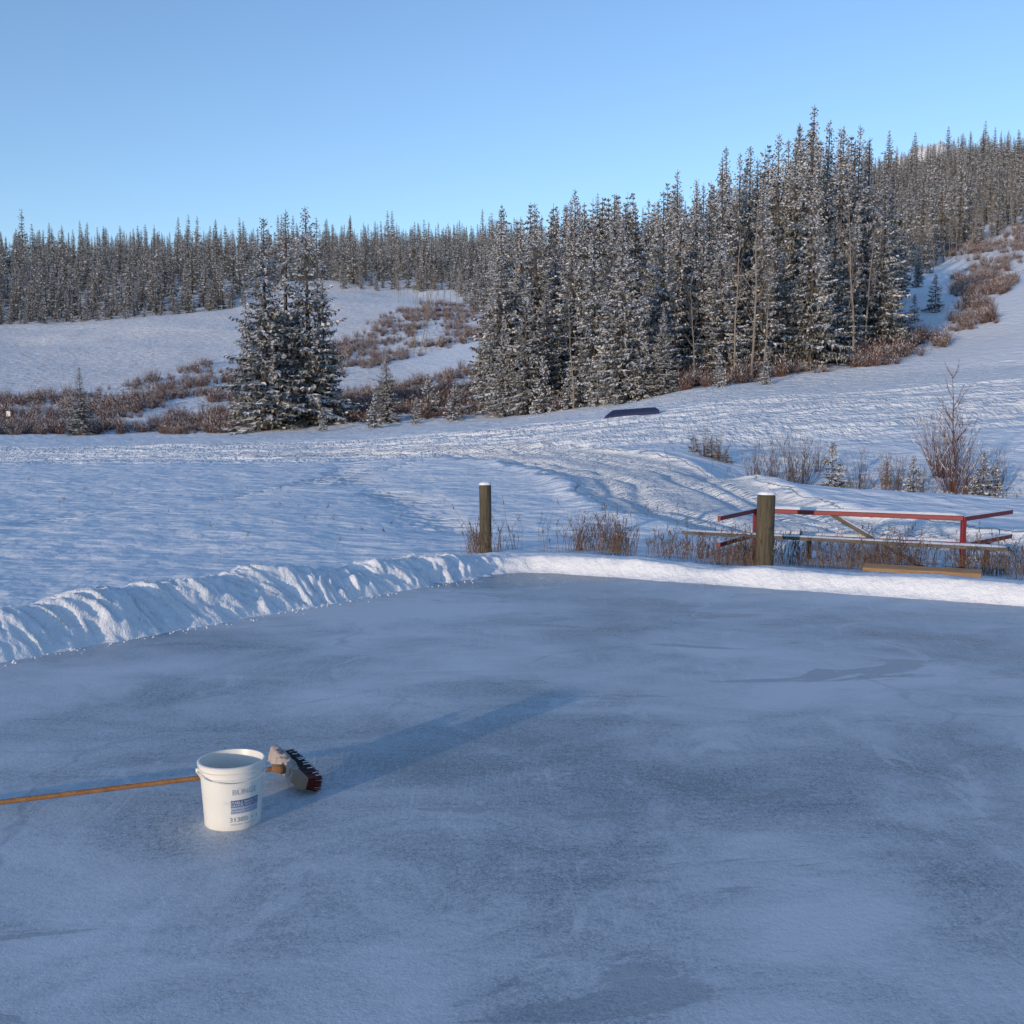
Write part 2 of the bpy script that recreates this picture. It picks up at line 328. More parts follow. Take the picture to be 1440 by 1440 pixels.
# ------------------------------------------------------------ foliage materials
def folmat():
    m,nt,b=newmat('spruce_needles'); oi=nt.nodes.new('ShaderNodeObjectInfo').outputs['Random']; co=objco(nt)
    f=mth(nt,'ADD',mth(nt,'MULTIPLY',noise(nt,co,1.6,3,.6),.8),mth(nt,'MULTIPLY',oi,.25))
    c=ramp(nt,f,[(.25,(.022,.028,.022)),(.5,(.045,.050,.036)),(.75,(.08,.078,.058))])
    fr=ramp(nt,noise(nt,co,3.5,4,.75),[(.43,0),(.62,.85)])
    c=mix(nt,fr,c,(.50,.50,.51))
    nt.links.new(c,b.inputs['Base Color']); b.inputs['Roughness'].default_value=.8; b.inputs['Specular IOR Level'].default_value=.15; return m
M_fol=folmat(); M_tsnow=simple('branch_snow',(.76,.77,.80),.7,.1,3); M_bark=simple('bark',(.10,.075,.055),.9,.4,6)
M_aspen=simple('aspen_bark',(.22,.185,.15),.85,.35,3); M_twig=simple('red_willow_twigs',(.11,.055,.042),.85,.5,1.5); M_grass=simple('dry_grass_stalks',(.13,.082,.055),.85,.4,5)
def spruce(name,seed,H,R,snowp,full=1.0,dz=.27,step=.17,big=1.0):
    rd=random.Random(seed); mb=MB()
    mb.tube((0,0,-.5),(0,0,H*.5),.014*H,.008*H,6,1); mb.tube((0,0,H*.5),(0,0,H*.985),.008*H,.012,4,1)
    z=H*.045; ph=rd.random()*6; asym=rd.random()*6.28
    while z<H*.975:
        f=z/H; nb=rd.choice([5,6,6,7]) if f<.85 else 4; ph+=rd.uniform(.3,.9)
        wl=rd.uniform(.72,1.15)
        for k in range(nb):
            a=ph+6.283*k/nb+rd.uniform(-.25,.25)
            if rd.random()>full*(.92 if f>.12 else .7): continue
            Lb=(R*((1-f)**.90)*min(1,.66+f*3.0)*rd.uniform(.55,1.18)*wl+.05)*(1+.14*math.cos(a-asym))
            s=-.42+1.15*f**1.5+rd.uniform(-.1,.1)
            d=Vector((math.cos(a),math.sin(a),0)); sd=Vector((-d.y,d.x,0)); b0=Vector((0,0,z+rd.uniform(-.08,.08)))
            hs=rd.random()<snowp
            n=max(2,int(Lb/step))
            def P(t): return b0+d*(Lb*t)+Vector((0,0,Lb*(s*t-.20*t+.32*t*t)))
            if Lb>.9: mb.tube(P(0),P(.6),.018,.008,3,1)
            for i in range(n):
                t=(i+.6)/n
                if t<.22 and rd.random()<.7: continue
                p=P(t)
                for sg in(-1,1):
                    l=((.20+.42*(1-t))*min(Lb,2.0)*.60*rd.uniform(.7,1.25)+.04)*big**.5
                    u=(d*rd.uniform(.5,.9)+sd*sg*rd.uniform(.5,.9)+Vector((0,0,rd.uniform(-.55,.0)))).normalized()
                    w=(rd.uniform(.03,.065)+.055*l)*big; pr=u.cross(Vector((0,0,1))).normalized()+Vector((0,0,rd.uniform(-.6,.6)))
                    m1=p+u*l*.45; tip=p+u*l+Vector((0,0,-.06*l))
                    mb.face((p,m1-pr*w,tip,m1+pr*w),0)
                    if rd.random()<.6:
                        hl=rd.uniform(.35,.75)*l+.02; q0=p+u*l*.25; q1=p+u*l*.8
                        mb.face((q0,q1,(q0+q1)/2+Vector((rd.uniform(-.05,.05),rd.uniform(-.05,.05),-hl))),0)
                    if hs and rd.random()<.85:
                        o=Vector((0,0,.02)); ww=w*rd.uniform(.7,1.3); pz=u.cross(Vector((0,0,1))).normalized()+Vector((0,0,rd.choice((-1,1))*rd.uniform(.3,1.1)))
                        mb.face((p+o,m1-pz*ww+o,p+u*l*.95+o,m1+pz*ww+o),2)
            tp=P(1.0); mb.face((P(.7)+sd*.04,P(.7)-sd*.04,tp),0)
            if hs and Lb>.5: mb.face((P(.3)+sd*.05+Vector((0,0,.05)),P(.3)-sd*.05+Vector((0,0,.05)),P(.9)-sd*.04+Vector((0,0,.05)),P(.9)+sd*.04+Vector((0,0,.05))),2)
        z+=dz*rd.uniform(.7,1.3)*(1 if f<.8 else .75)
    return mb.mesh(name,[M_fol,M_bark,M_tsnow])
HB=14.0
protos=[spruce('spruce_a',1,HB,2.8,.78),spruce('spruce_b',2,HB,2.4,.78),spruce('spruce_c',3,HB,3.1,.88),spruce('spruce_d',4,HB,2.1,.78,.9),spruce('spruce_e',5,HB,2.6,.68,.85)]
lows=[spruce('far_spruce_a',41,HB,2.7,.55,1,.55,.42,2.2),spruce('far_spruce_b',42,HB,2.4,.5,1,.55,.42,2.2),spruce('far_spruce_c',43,HB,2.2,.6,.9,.55,.42,2.2),spruce('far_spruce_d',44,HB,2.6,.45,.9,.55,.42,2.2)]
smallp=[spruce('young_spruce_a',11,3.0,.85,.85,1,.16,.11),spruce('young_spruce_b',12,3.0,1.0,.8,1,.16,.11)]
def bare(name,seed,H,mat,nb=22,thick=1.0):
    rd=random.Random(seed); mb=MB(); pts=[Vector((0,0,-.3))]; lean=Vector((rd.uniform(-.08,.08),rd.uniform(-.08,.08),1))
    n=9
    for i in range(n): pts.append(pts[-1]+(lean+Vector((rd.uniform(-.06,.06),rd.uniform(-.06,.06),0)))*(H/n))
    rad=lambda t:(.0065*H*(1-t)**.8+.006)*thick
    for i in range(n): mb.tube(pts[i],pts[i+1],rad(i/n),rad((i+1)/n),5)
    for k in range(nb):
        t=rd.uniform(.3,.97); i=min(n-1,int(t*n)); p=pts[i].lerp(pts[i+1],t*n-i); a=rd.random()*6.28; L_=H*.22*(1.15-t)*rd.uniform(.6,1.2)+.3
        d=Vector((math.cos(a),math.sin(a),rd.uniform(1.0,2.0))).normalized(); q=p; segs=3
        for s in range(segs):
            q1=q+d*(L_/segs); mb.tube(q,q1,(.016*(1-s/segs)+.004)*thick,(.016*(1-(s+1)/segs)+.004)*thick,3)
            for _ in range(3):
                tw=(d+Vector((rd.uniform(-1,1),rd.uniform(-1,1),rd.uniform(-.2,.8)))*.7).normalized(); mb.tube(q1,q1+tw*L_*rd.uniform(.15,.4),.007*thick,.003*thick,3)
            d=(d+Vector((rd.uniform(-.2,.2),rd.uniform(-.2,.2),.15))).normalized(); q=q1
    return mb.mesh(name,[mat])
aspens=[bare('aspen_a',21,12,M_aspen),bare('aspen_b',22,12,M_aspen,16)]
def shrub(name,seed,H,mat,ns=34,r=.011,spread=.5,snow=.0):
    rd=random.Random(seed); mb=MB()
    for k in range(ns):
        a=rd.random()*6.28; sp=rd.uniform(0,spread); h=H*rd.uniform(.5,1); p=Vector((math.cos(a)*sp*.4,math.sin(a)*sp*.4,-.05)); d=Vector((math.cos(a)*sp,math.sin(a)*sp,1)).normalized()
        q=p
        for s in range(3):
            q1=q+(d+Vector((rd.uniform(-.13,.13),rd.uniform(-.13,.13),0)))*(h/3); mb.tube(q,q1,r*(1-s*.28),r*(.72-s*.26),3,0)
            for _ in range(2):
                tw=(d+Vector((rd.uniform(-.8,.8),rd.uniform(-.8,.8),.1))).normalized(); e=q1+tw*h*rd.uniform(.1,.28); mb.tube(q1,e,r*.5,r*.25,3,0)
                if rd.random()<snow: mb.tube(q1+Vector((0,0,r)),q1.lerp(e,.7)+Vector((0,0,r)),r*.7,r*.5,3,1)
            q=q1
    return mb.mesh(name,[mat,M_tsnow])
shrubs=[shrub('shrub_a',31,1.6,M_twig,34,.018,.7,.3),shrub('shrub_b',32,1.2,M_twig,36,.016,.9,.4),shrub('shrub_c',33,1.0,simple('dry_brush',(.13,.085,.06),.9,.4,2),34,.016,1.0,.5)]
def coll(name,meshes):
    c=bpy.data.collections.new(name)
    for i,mm in enumerate(meshes): c.objects.link(bpy.data.objects.new('%s_proto_%02d'%(name,i),mm))
    return c
def instancer(name,pts,rot,scl,idx,col):
    me=bpy.data.meshes.new(name); me.from_pydata([tuple(p) for p in pts],[],[])
    a=me.attributes.new('rot','FLOAT_VECTOR','POINT'); a.data.foreach_set('vector',np.array(rot,dtype=float).ravel())
    a=me.attributes.new('scl','FLOAT_VECTOR','POINT'); a.data.foreach_set('vector',np.array(scl,dtype=float).ravel())
    a=me.attributes.new('idx','INT','POINT'); a.data.foreach_set('value',np.array(idx,dtype=np.int32))
    o=link(bpy.data.objects.new(name,me)); g=bpy.data.node_groups.new(name,'GeometryNodeTree')
    g.interface.new_socket('Geometry',in_out='INPUT',socket_type='NodeSocketGeometry'); g.interface.new_socket('Geometry',in_out='OUTPUT',socket_type='NodeSocketGeometry')
    N=g.nodes; gi=N.new('NodeGroupInput'); go=N.new('NodeGroupOutput'); ip=N.new('GeometryNodeInstanceOnPoints'); ci=N.new('GeometryNodeCollectionInfo')
    ci.inputs['Collection'].default_value=col; ci.inputs['Separate Children'].default_value=True; ci.inputs['Reset Children'].default_value=True
    def na(n,t):
        x=N.new('GeometryNodeInputNamedAttribute'); x.data_type=t; x.inputs['Name'].default_value=n
        return [s for s in x.outputs if s.enabled and s.name=='Attribute'][0]
    g.links.new(gi.outputs[0],ip.inputs['Points']); g.links.new(ci.outputs[0],ip.inputs['Instance']); ip.inputs['Pick Instance'].default_value=True
    g.links.new(na('rot','FLOAT_VECTOR'),ip.inputs['Rotation']); g.links.new(na('scl','FLOAT_VECTOR'),ip.inputs['Scale']); g.links.new(na('idx','INT'),ip.inputs['Instance Index'])
    g.links.new(ip.outputs[0],go.inputs[0]); md=o.modifiers.new('inst','NODES'); md.node_group=g; return o
Ctree=coll('spruce_set',lows); Cshr=coll('shrub_set',shrubs); Casp=coll('aspen_set',aspens)
def tree_obj(x,y,Ht,kind=None,name='spruce_tree',wid=1.0):
    if Ht<6: mm=smallp[random.randrange(2)]; s=Ht/3.0
    else: mm=protos[random.randrange(5) if kind is None else kind]; s=Ht/HB
    o=link(bpy.data.objects.new(name,mm)); o.location=(x,y,H1(x,y)-.1); o.scale=(s*wid,s*wid,s); o.rotation_euler=(random.uniform(-.02,.02),random.uniform(-.02,.02),random.random()*6.28); return o
sky_b=[640,700,760,830,880,950,985,1020,1060,1100,1128,1160,1200,1235,1260,1300,1440,1700]
sky_v=[330,282,268,262,258,245,255,210,205,185,150,172,185,228,236,236,228,215]
def top(b,y,x): return CAMH+y*(600-np.interp(b,sky_b,sky_v))/1500.0-H1(x,y)
for b_,y_,h_,k_,w_ in [(374,96,19.2,2,1.2),(437,98,20.0,0,1.15),(403,101,20.2,3,1.1),(458,100,14,1,1.0),(352,100,13,4,1.0),(117,98,6.4,1,1.5),(545,95,6.8,0,1.3),
    (528,90,3.2,0,1),(603,97,4,0,1.1),(640,91,3.4,0,1),(585,92,2.4,0,1),(706,88,8.0,2,1.1),(764,84,4.6,0,1),(742,88,5,0,1),(800,83,3.5,0,1),(835,81,4,0,1),(455,91,2.2,0,1),(930,78,6.5,2,1.2),(905,78,4.5,2,1.1),(1010,76,2.6,0,1),(1075,77,2.3,0,1),(1308,118,4.2,0,1.0),(1280,112,3,0,1),(1283,150,6.5,1,1)]:
    tree_obj(B(b_,y_),y_,h_,k_,wid=w_)
tree_obj(B(872,79),79,13.5,2,wid=1.15); tree_obj(B(740,86),86,11,0,wid=1.15)
placed=[]
def ok(x,y,dm):
    for a,c in placed:
        if (a-x)**2+(c-y)**2<dm*dm: return False
    placed.append((x,y)); return True
fy_b=[690,760,850,950,1050,1150,1240]; fy=[91,88,83,81,82,85,93]
tries=0
while len(placed)<46 and tries<4000:
    tries+=1; b_=random.uniform(692,1245); y_=np.interp(b_,fy_b,fy)+random.uniform(0,20); x_=B(b_,y_)
    if not ok(x_,y_,3.3): continue
    front_=(y_-np.interp(b_,fy_b,fy))<6
    f_=random.uniform(.55,.95) if front_ else random.uniform(.84,1.0)
    Ht=top(b_,y_,x_)*f_
    tree_obj(x_,y_,Ht,wid=random.uniform(.85,1.1)*(16/Ht)**.3)
for b_,y_ in[(1128,92),(1108,97),(1150,96),(1170,94),(1020,97),(1048,95),(1192,97),(1085,94),(1212,99),(950,95),(702,93),(985,99)]:
    x_=B(b_,y_); tree_obj(x_,y_,top(b_,y_,x_)*random.uniform(.97,1.02),wid=.95)
fp=[];fr=[];fs_=[];fi=[]
def addf(x,y,Ht,w=1.0):
    fp.append((x,y,H1(x,y)-.3)); fr.append((0,0,random.random()*6.28)); s=Ht/HB; fs_.append((s*w,s*w,s)); fi.append(random.randrange(4))
for _ in range(150):
    b_=random.uniform(690,1250); y_=random.uniform(106,140); x_=B(b_,y_)
    if b_>1200 and y_<125: continue
    if b_<720 and y_>120: continue
    addf(x_,y_,max(5,min(24,top(b_,y_,x_)*random.uniform(.72,.96))),1.1)
def fyl(b): return np.interp(b,[-600,0,200,345,360,475,485,640,690,1230,1260,1300,1345,1440,1600],[236,250,252,264,330,330,290,285,200,200,158,168,192,205,215])
def jitter_fill(y0,y1,b0,b1,sp,hmin,hmax,edge_only=False):
    y=y0
    while y<y1:
        x=B(b0,y)
        while x<B(b1,y):
            xx=x+random.uniform(-.5,.5)*sp; yy=y+random.uniform(-.5,.5)*sp; bb_=720+1500*xx/yy; e_=yy-fyl(bb_)
            hid=(730<bb_<1200)
            if e_>0 and (not edge_only or e_<11) and random.random()<((.0 if edge_only else .12) if hid else .92):
                edge=e_<9
                addf(xx,yy,random.uniform(hmin,hmax)*(random.uniform(1.2,1.5) if random.random()<.09 else 1)*(random.uniform(.5,.85) if edge else 1),random.uniform(.9,1.25))
            x+=sp
        y+=sp
jitter_fill(155,290,-120,1600,5.2,8,13)
jitter_fill(155,350,-120,1600,4.0,6,11,True)
jitter_fill(290,400,-120,1600,6.8,10,15)
jitter_fill(400,640,-100,1580,10,11,17)
instancer('spruce_forest',fp,fr,fs_,fi,Ctree)
for b_,y_,h_ in[(583,175,12),(592,180,13.5),(600,178,11),(655,190,11),(1030,80,12),(1055,79,13),(1070,81,9),(806,82,9),(1195,86,14),(1212,90,12),(1183,88,10),(975,80,8)]:
    x_=B(b_,y_); o=link(bpy.data.objects.new('aspen_tree',random.choice(aspens))); o.location=(x_,y_,H1(x_,y_)); s=h_/12; o.scale=(s,s,s); o.rotation_euler=(random.uniform(-.1,.1),random.uniform(-.14,.14),random.random()*6)
ap=[];ar=[];as_=[];ai=[]
for _ in range(70):
    b_=random.uniform(1240,1480); y_=fyl(b_)+random.uniform(-10,35); x_=B(b_,y_); ap.append((x_,y_,H1(x_,y_))); ar.append((0,0,random.random()*6)); s=random.uniform(.5,.85); as_.append((s,s,s)); ai.append(random.randrange(2))
for _ in range(30):
    b_=random.uniform(560,690); y_=random.uniform(240,290); x_=B(b_,y_); ap.append((x_,y_,H1(x_,y_))); ar.append((0,0,random.random()*6)); s=random.uniform(.4,.9); as_.append((s,s,s)); ai.append(random.randrange(2))
instancer('bare_woodland',ap,ar,as_,ai,Casp)
# brush
N=60000; by=np.sqrt(rng.uniform(74**2,265**2,N)); bbv=rng.uniform(-150,1500,N); bx=by*(bbv-720)/1500
keep=(brushmask(bx,by)>.5)&(fbm(bx/5,by/5,3,51)>np.interp(by,[95,140,200],[-.25,-.14,.0])); bx=bx[keep];by=by[keep]
keep=rng.random(len(bx))<np.interp(by,[74,130,265],[.9,.62,.3]); bx=bx[keep];by=by[keep]
bx=bx[:9000];by=by[:9000]; bz=height(bx,by); n=len(bx); sc=rng.uniform(.45,1.15,n)
instancer('willow_brush',np.stack([bx,by,bz],1),np.stack([np.zeros(n),np.zeros(n),rng.uniform(0,6.28,n)],1),np.stack([sc,sc,sc*rng.uniform(.7,1.3,n)],1),rng.integers(0,3,n),Cshr)
# ------------------------------------------------------------ gully plants
gsh=shrub('bare_shrub_m',61,2.1,M_twig,60,.009,.55,.3); gs2=shrub('bare_shrub_n',62,1.2,M_grass,40,.007,.6,.1)
def put(name,mm,x,y,s=1,sz=None):
    o=link(bpy.data.objects.new(name,mm)); o.location=(x,y,H1(x,y)); o.scale=(s,s,sz or s); o.rotation_euler=(0,0,random.random()*6); return o
put('bare_shrub',gsh,B(1340,33),33,1.15); put('bare_shrub',gsh,B(1322,34.5),34.5,1.0); put('bare_shrub',gsh,B(1362,32),32,.8)
for b_,y_,s in[(1062,34,.9),(1085,33,1.3),(1110,33.5,1.4),(1130,34,1.2),(1210,33,1.1),(1246,33,1),(1265,33,.9),(990,37,.8),(1010,36.5,.7),(1300,32,.9),(1150,36,.8),(1405,33,1)]: put('bare_shrub',gs2,B(b_,y_),y_,s)
put('bare_sapling',bare('bare_sapling_m',71,4.1,M_twig,16,.8),B(1346,32.5),32.5)
for b_,y_,h_ in[(1170,33.5,1.6),(1285,32.5,1.4),(1383,32,1.6),(1246,34,.9),(1372,31.5,1.1),(1400,32,1.2)]: tree_obj(B(b_,y_),y_,h_,wid=1.15)
for b_,y_,s in[(975,38,.6),(1000,37.2,.7),(1020,36.5,.5)]: tree_obj(B(b_,y_),y_,s*1.1,wid=2.2)
# ------------------------------------------------------------ dry grass
def grass(name,spots,n,hmin,hmax,mat=M_grass,r=.003):
    mb=MB()
    for i in range(n):
        cx,cy,sx,sy=random.choice(spots); x=random.gauss(cx,sx); y=random.gauss(cy,sy)
        if float(rinkd(np.array([x]),np.array([y]))[0])<.8 or vnoise(x*1.7,y*1.7,4)<.30: continue
        z=H1(x,y)-.03; h=random.uniform(hmin,hmax)*random.uniform(.5,1); d=Vector((random.uniform(-.3,.3),random.uniform(-.3,.3),1))
        p=Vector((x,y,z)); q=p+d*h*.55; e=q+(d+Vector((random.uniform(-.4,.4),random.uniform(-.4,.4),-.15)))*h*.45
        mb.tube(p,q,r,r*.8,3); mb.tube(q,e,r*.8,r*.4,3)
        if random.random()<.5:
            for _ in range(4):
                s_=q.lerp(e,random.uniform(.1,1)); mb.tube(s_,s_+Vector((random.uniform(-.06,.06),random.uniform(-.06,.06),random.uniform(.01,.07))),r*1.3,r*.6,3)
        if random.random()<.3: mb.tube(e-d*.03,e+d*.05,r*2.2,r*.8,4)
    return mb.obj(name,[mat])
grass('dry_grass',[(-.05,15.4,.16,.2),(.25,15.2,.18,.2),(.9,15.3,.14,.2),(1.35,15.2,.16,.3),(1.55,15.2,.1,.3),(1.1,15.5,.4,.3),(-.5,15.4,.08,.2)],600,.25,.80)
grass('dry_grass',[(3.0,13.8,.25,.3),(3.5,13.9,.3,.3),(4.5,13.5,.3,.3),(5.2,13.3,.35,.4),(6.3,12.9,.35,.4),(2.4,14.7,.3,.3),(7.2,13,.4,.5),(5,14.8,1.4,.4),(5.7,13.2,.3,.3),(4.6,14.2,1,.4)],2100,.18,.62)
grass('dry_grass',[(-5,24,2.5,4),(-3,21,1.5,2),(2.5,21,.8,1),(-12,30,3,5),(6,18.2,1.2,.4)],150,.12,.35,r=.003)
grass('dry_grass',[(13,30,3,1.2),(10,31,2,1.0),(15,31,2,1)],300,.3,.8,r=.006)
# ------------------------------------------------------------ posts
def woodmat(name,c0,c1,axis=(14,14,1.2)):
    m,nt,b=newmat(name); co=objco(nt); f=noise(nt,mapping(nt,co,axis),3,6,.7)
    nt.links.new(ramp(nt,f,[(.3,c0),(.7,c1)]),b.inputs['Base Color']); b.inputs['Roughness'].default_value=.85
    nt.links.new(bump(nt,f,.9,.015),b.inputs['Normal']); return m
M_post=woodmat('weathered_post_wood',(.035,.03,.018),(.13,.105,.062))
def lathe(profile,n=48,mb=None,m=0,wob=0,seed=0):
    mb=mb or MB(); k=len(mb.v)
    for i,(r,z) in enumerate(profile):
        for j in range(n):
            a=2*math.pi*j/n; rr=r*(1+(wob*float(fbm(np.array(math.cos(a)*1.5+seed),np.array(math.sin(a)*1.5+z*.8),3,seed)) if wob else 0))
            mb.v.append((rr*math.cos(a),rr*math.sin(a),z))
    for i in range(len(profile)-1):
        for j in range(n):
            j2=(j+1)%n; mb.f.append((k+i*n+j,k+i*n+j2,k+(i+1)*n+j2,k+(i+1)*n+j)); mb.m.append(m)
    return mb
for (x,y,h_,r_) in[(-.375,15.25,.98,.088),(3.18,13.35,.90,.112)]:
    e=empty('wooden_post',(x,y,H1(x,y)))
    zs=[-.3]+list(np.linspace(0,h_-.02,14))
    mb=lathe([(r_,z) for z in zs]+[(r_-.006,h_-.006),(r_-.02,h_),(.001,h_)],40,wob=.10,seed=int(x*10)+9); mb.obj('post_shaft',[M_post],True,e)
    mb=lathe([(r_*.98,h_+.002),(r_*1.0,h_+.012),(r_*.88,h_+.032),(r_*.5,h_+.045),(.001,h_+.05)],32,wob=.15,seed=3); mb.obj('snow_cap',[M_cap],True,e)
    e.rotation_euler=(0,.012 if x>0 else -.01,0)
# ------------------------------------------------------------ picnic table
M_red=simple('red_paint',(.19,.010,.016),.55,.3,14); M_plank=woodmat('grey_plank',(.06,.05,.045),(.17,.145,.12),(1.2,14,14))
tb=empty('picnic_table')
def beam(name,p0,p1,w,h,mat,over=0):
    p0=Vector(p0);p1=Vector(p1);d=(p1-p0); Ln=d.length; d.normalize(); sd=Vector((0,0,1)).cross(d).normalized(); up=d.cross(sd)
    R=Matrix((d,sd,up)).transposed()
    me_=MB(); me_.box((0,0,0),(Ln,w,h)); o=me_.obj(name,[mat],False,tb,min(w,h)*.12); o.matrix_local=Matrix.Translation((p0+p1)/2)@R.to_4x4(); return o
def snowstrip(name,p0,p1,w,t):
    p0=Vector(p0);p1=Vector(p1);d=p1-p0;Ln=d.length;d.normalize();sd=Vector((0,0,1)).cross(d).normalized(); mb=MB(); n=max(6,int(Ln/.06)); m_=7
    for i in range(n+1):
        for j in range(m_):
            a=j/(m_-1); s=(a-.5)*w; hh=t*(math.sin(math.pi*a)**.45)*(1+.5*float(fbm(np.array(i*.25+p0.x),np.array(a*2),3,5)))*min(1,i/2+.15,(n-i)/2+.15)
            mb.v.append(tuple(p0+d*(Ln*i/n)+sd*s+Vector((0,0,hh))))
    for i in range(n):
        for j in range(m_-1):
            a=i*m_+j; mb.f.append((a,a+m_,a+m_+1,a+1)); mb.m.append(0)
    mb.obj(name,[M_cap],True,tb)
A=(3.41,14.9);Bq=(5.78,13.6);Lw=(2.65,13.6);Rw=(6.93,14.75)
for nm,z in(('top',.68),('seat',.34)):
    hh=.06
    segs=[(Lw,A),(A,Bq),(Bq,Rw)]
    for i,(a,c) in enumerate(segs):
        w=.045 if i!=1 else .06
        zz_=z+(0 if i==1 else -.003*i)
        beam('%s_rail_%d'%(nm,i),(*a,zz_),(*c,zz_),w,hh,M_red)
        if i==1:
            n_=Vector((c[1]-a[1],-(c[0]-a[0]),0)).normalized()*-.14
            beam('%s_board'%nm,(a[0]+n_.x,a[1]+n_.y,zz_+.008),(c[0]+n_.x,c[1]+n_.y,zz_+.008),.20,.035,M_plank)
            snowstrip('%s_snow'%nm,(a[0]+n_.x,a[1]+n_.y,zz_+.024),(c[0]+n_.x,c[1]+n_.y,zz_+.024),.20,.038)
        else: snowstrip('%s_snow_%d'%(nm,i),(*a,zz_+hh/2-.002),(*c,zz_+hh/2-.002),.045,.014)
for nm,(x,y) in(('leg_left',A),('leg_right',Bq),('leg_back',(4.2,15.0)),('leg_back_right',(6.5,14.5))):
    zg=H1(x,y)-.05; tz=.65 if 'back' not in nm else .32
    beam(nm,(x,y+.002,zg),(x,y,tz),.06,.06,M_red if 'back' not in nm else M_plank)
beam('long_seat_board',(2.42,14.95,.372),(6.02,12.85,.372),.18,.045,M_plank); snowstrip('long_seat_snow',(2.44,14.94,.394),(6.0,12.86,.394),.17,.018)
beam('brace',(4.35,14.45,.66),(5.35,13.75,.02),.07,.05,M_plank); snowstrip('brace_snow',(4.37,14.44,.675),(5.1,13.93,.205),.06,.012)
pl=empty('wooden_plank',(4.62,11.95,0))
_o=MB(); _o.box((0,0,0),(1.25,.14,.045)); o=_o.obj('board',[woodmat('raw_wood',(.20,.12,.06),(.38,.24,.13),(1.2,14,14))],False,pl,.004); o.location=(0,0,.235); o.rotation_euler=(.25,.0,-.45)
# ------------------------------------------------------------ jump ramp & sign
bx_,by_=B(887,62),62; zr=H1(bx_,by_)
mb=MB(); P_=[(-1.6,-.9,-.3),(1.5,-.9,-.3),(1.5,.9,-.3),(-1.6,.9,-.3),(-1.6,-.9,.05),(1.5,-.9,.42),(1.5,.9,.60),(-1.0,.9,.42)]
mb.v+=P_
for f in((3,2,1,0),(4,5,6,7),(0,1,5,4),(1,2,6,5),(2,3,7,6),(3,0,4,7)): mb.f.append(f); mb.m.append(0)
rp=empty('ski_jump_ramp',(bx_,by_,zr)); mb.obj('ramp_deck',[simple('navy_tarp',(.010,.016,.07),.5,.3,2)],False,rp,.02)
sx,sy=B(15,104),104; sg=empty('trail_sign',(sx,sy,H1(sx,sy)))
mb=MB(); mb.tube((0,0,-.3),(0,0,1.9),.05,.05,6); mb.obj('sign_post',[M_bark],False,sg)
mb=MB(); mb.box((0,-.07,1.6),(.4,.03,.5)); mb.obj('sign_board',[simple('sign_white',(.75,.72,.68),.6,.05,3)],False,sg,.01)
# ------------------------------------------------------------ bucket
BX,BY=-1.312,4.885; bk=empty('plastic_bucket',(BX,BY,0)); BH=.30; R0=.128; R1=.148
M_bk,nt,b=newmat('white_plastic'); b.inputs['Roughness'].default_value=.38; b.inputs['Subsurface Weight'].default_value=.15; b.inputs['Subsurface Radius'].default_value=(.02,.015,.01)
co=objco(nt); nt.links.new(mix(nt,noise(nt,mapping(nt,co,(1,1,1)),9,5,.6),(.70,.68,.62),(.79,.77,.71)),b.inputs['Base Color'])
def rad(z): return R0+(R1-R0)*z/BH
k_=BH-.325
prof=[(.001,.004),(R0-.012,.004),(R0-.008,.0),(R0-.002,.0),(R0+.001,.004),(rad(.03),.03),(rad(.12),.12),(rad(.2),.2)]+[(rad(z+k_)+o_,z+k_) for z,o_ in((.262,0),(.264,.007),(.268,.007),(.271,.001),(.290,.001),(.2915,.008),(.296,.008),(.299,.001),(.312,.001))]+[(R1+.008,.314+k_),(R1+.009,.324+k_),(R1+.004,.328+k_),(R1-.003,.327+k_),(R1-.005,.32+k_),(rad(.2)-.004,.2),(R0-.004,.012),(.001,.010)]
mb=lathe(prof,96); o=mb.obj('bucket_body',[M_bk],True,bk)
bv=o.modifiers.new('e','EDGE_SPLIT'); bv.split_angle=math.radians(50)
mb=lathe([(R0-.006,.03),(.001,.033)],48); mb.obj('frozen_water',[M_cap],True,bk)
aC=math.atan2(-BY,-BX)
aL=aC+math.radians(17)
def onb(ang,z,off): r=rad(z)+off; return (r*math.cos(ang),r*math.sin(ang),z)
def patch(name,a0,a1,z0,z1,off,mat,n=14):
    mb=MB()
    for i in range(n):
        t0=a0+(a1-a0)*i/n;t1=a0+(a1-a0)*(i+1)/n; mb.face((onb(t0,z0,off),onb(t1,z0,off),onb(t1,z1,off),onb(t0,z1,off)))
    return mb.obj(name,[mat],True,bk)
M_lab=simple('label_blue',(.06,.11,.25),.5,.15,30); M_ink=simple('label_grey_ink',(.28,.32,.38),.5,.1,30); M_wht=simple('label_white',(.70,.72,.74),.5,.05,30)
patch('label_band',aL-.36,aL+.66,.112,.146,.0012,M_lab); patch('label_panel',aL-.36,aL+.66,.080,.1115,.0012,simple('label_pale',(.40,.46,.56),.5,.1,30))
def label(txt,size,ac,z,mat,nm,off=.0022):
    cu=bpy.data.curves.new(nm,'FONT'); cu.body=txt; cu.size=size; cu.align_x='CENTER'; cu.resolution_u=2
    t=bpy.data.objects.new(nm,cu); scene.collection.objects.link(t); bpy.context.view_layer.update()
    me=bpy.data.meshes.new_from_object(t.evaluated_get(bpy.context.evaluated_depsgraph_get())); bpy.data.objects.remove(t)
    for v in me.vertices:
        zz1=z+v.co.y; v.co=onb(ac+v.co.x/rad(z),zz1,off)
    me.materials.clear(); me.materials.append(mat); o=link(bpy.data.objects.new(nm,me)); o.parent=bk
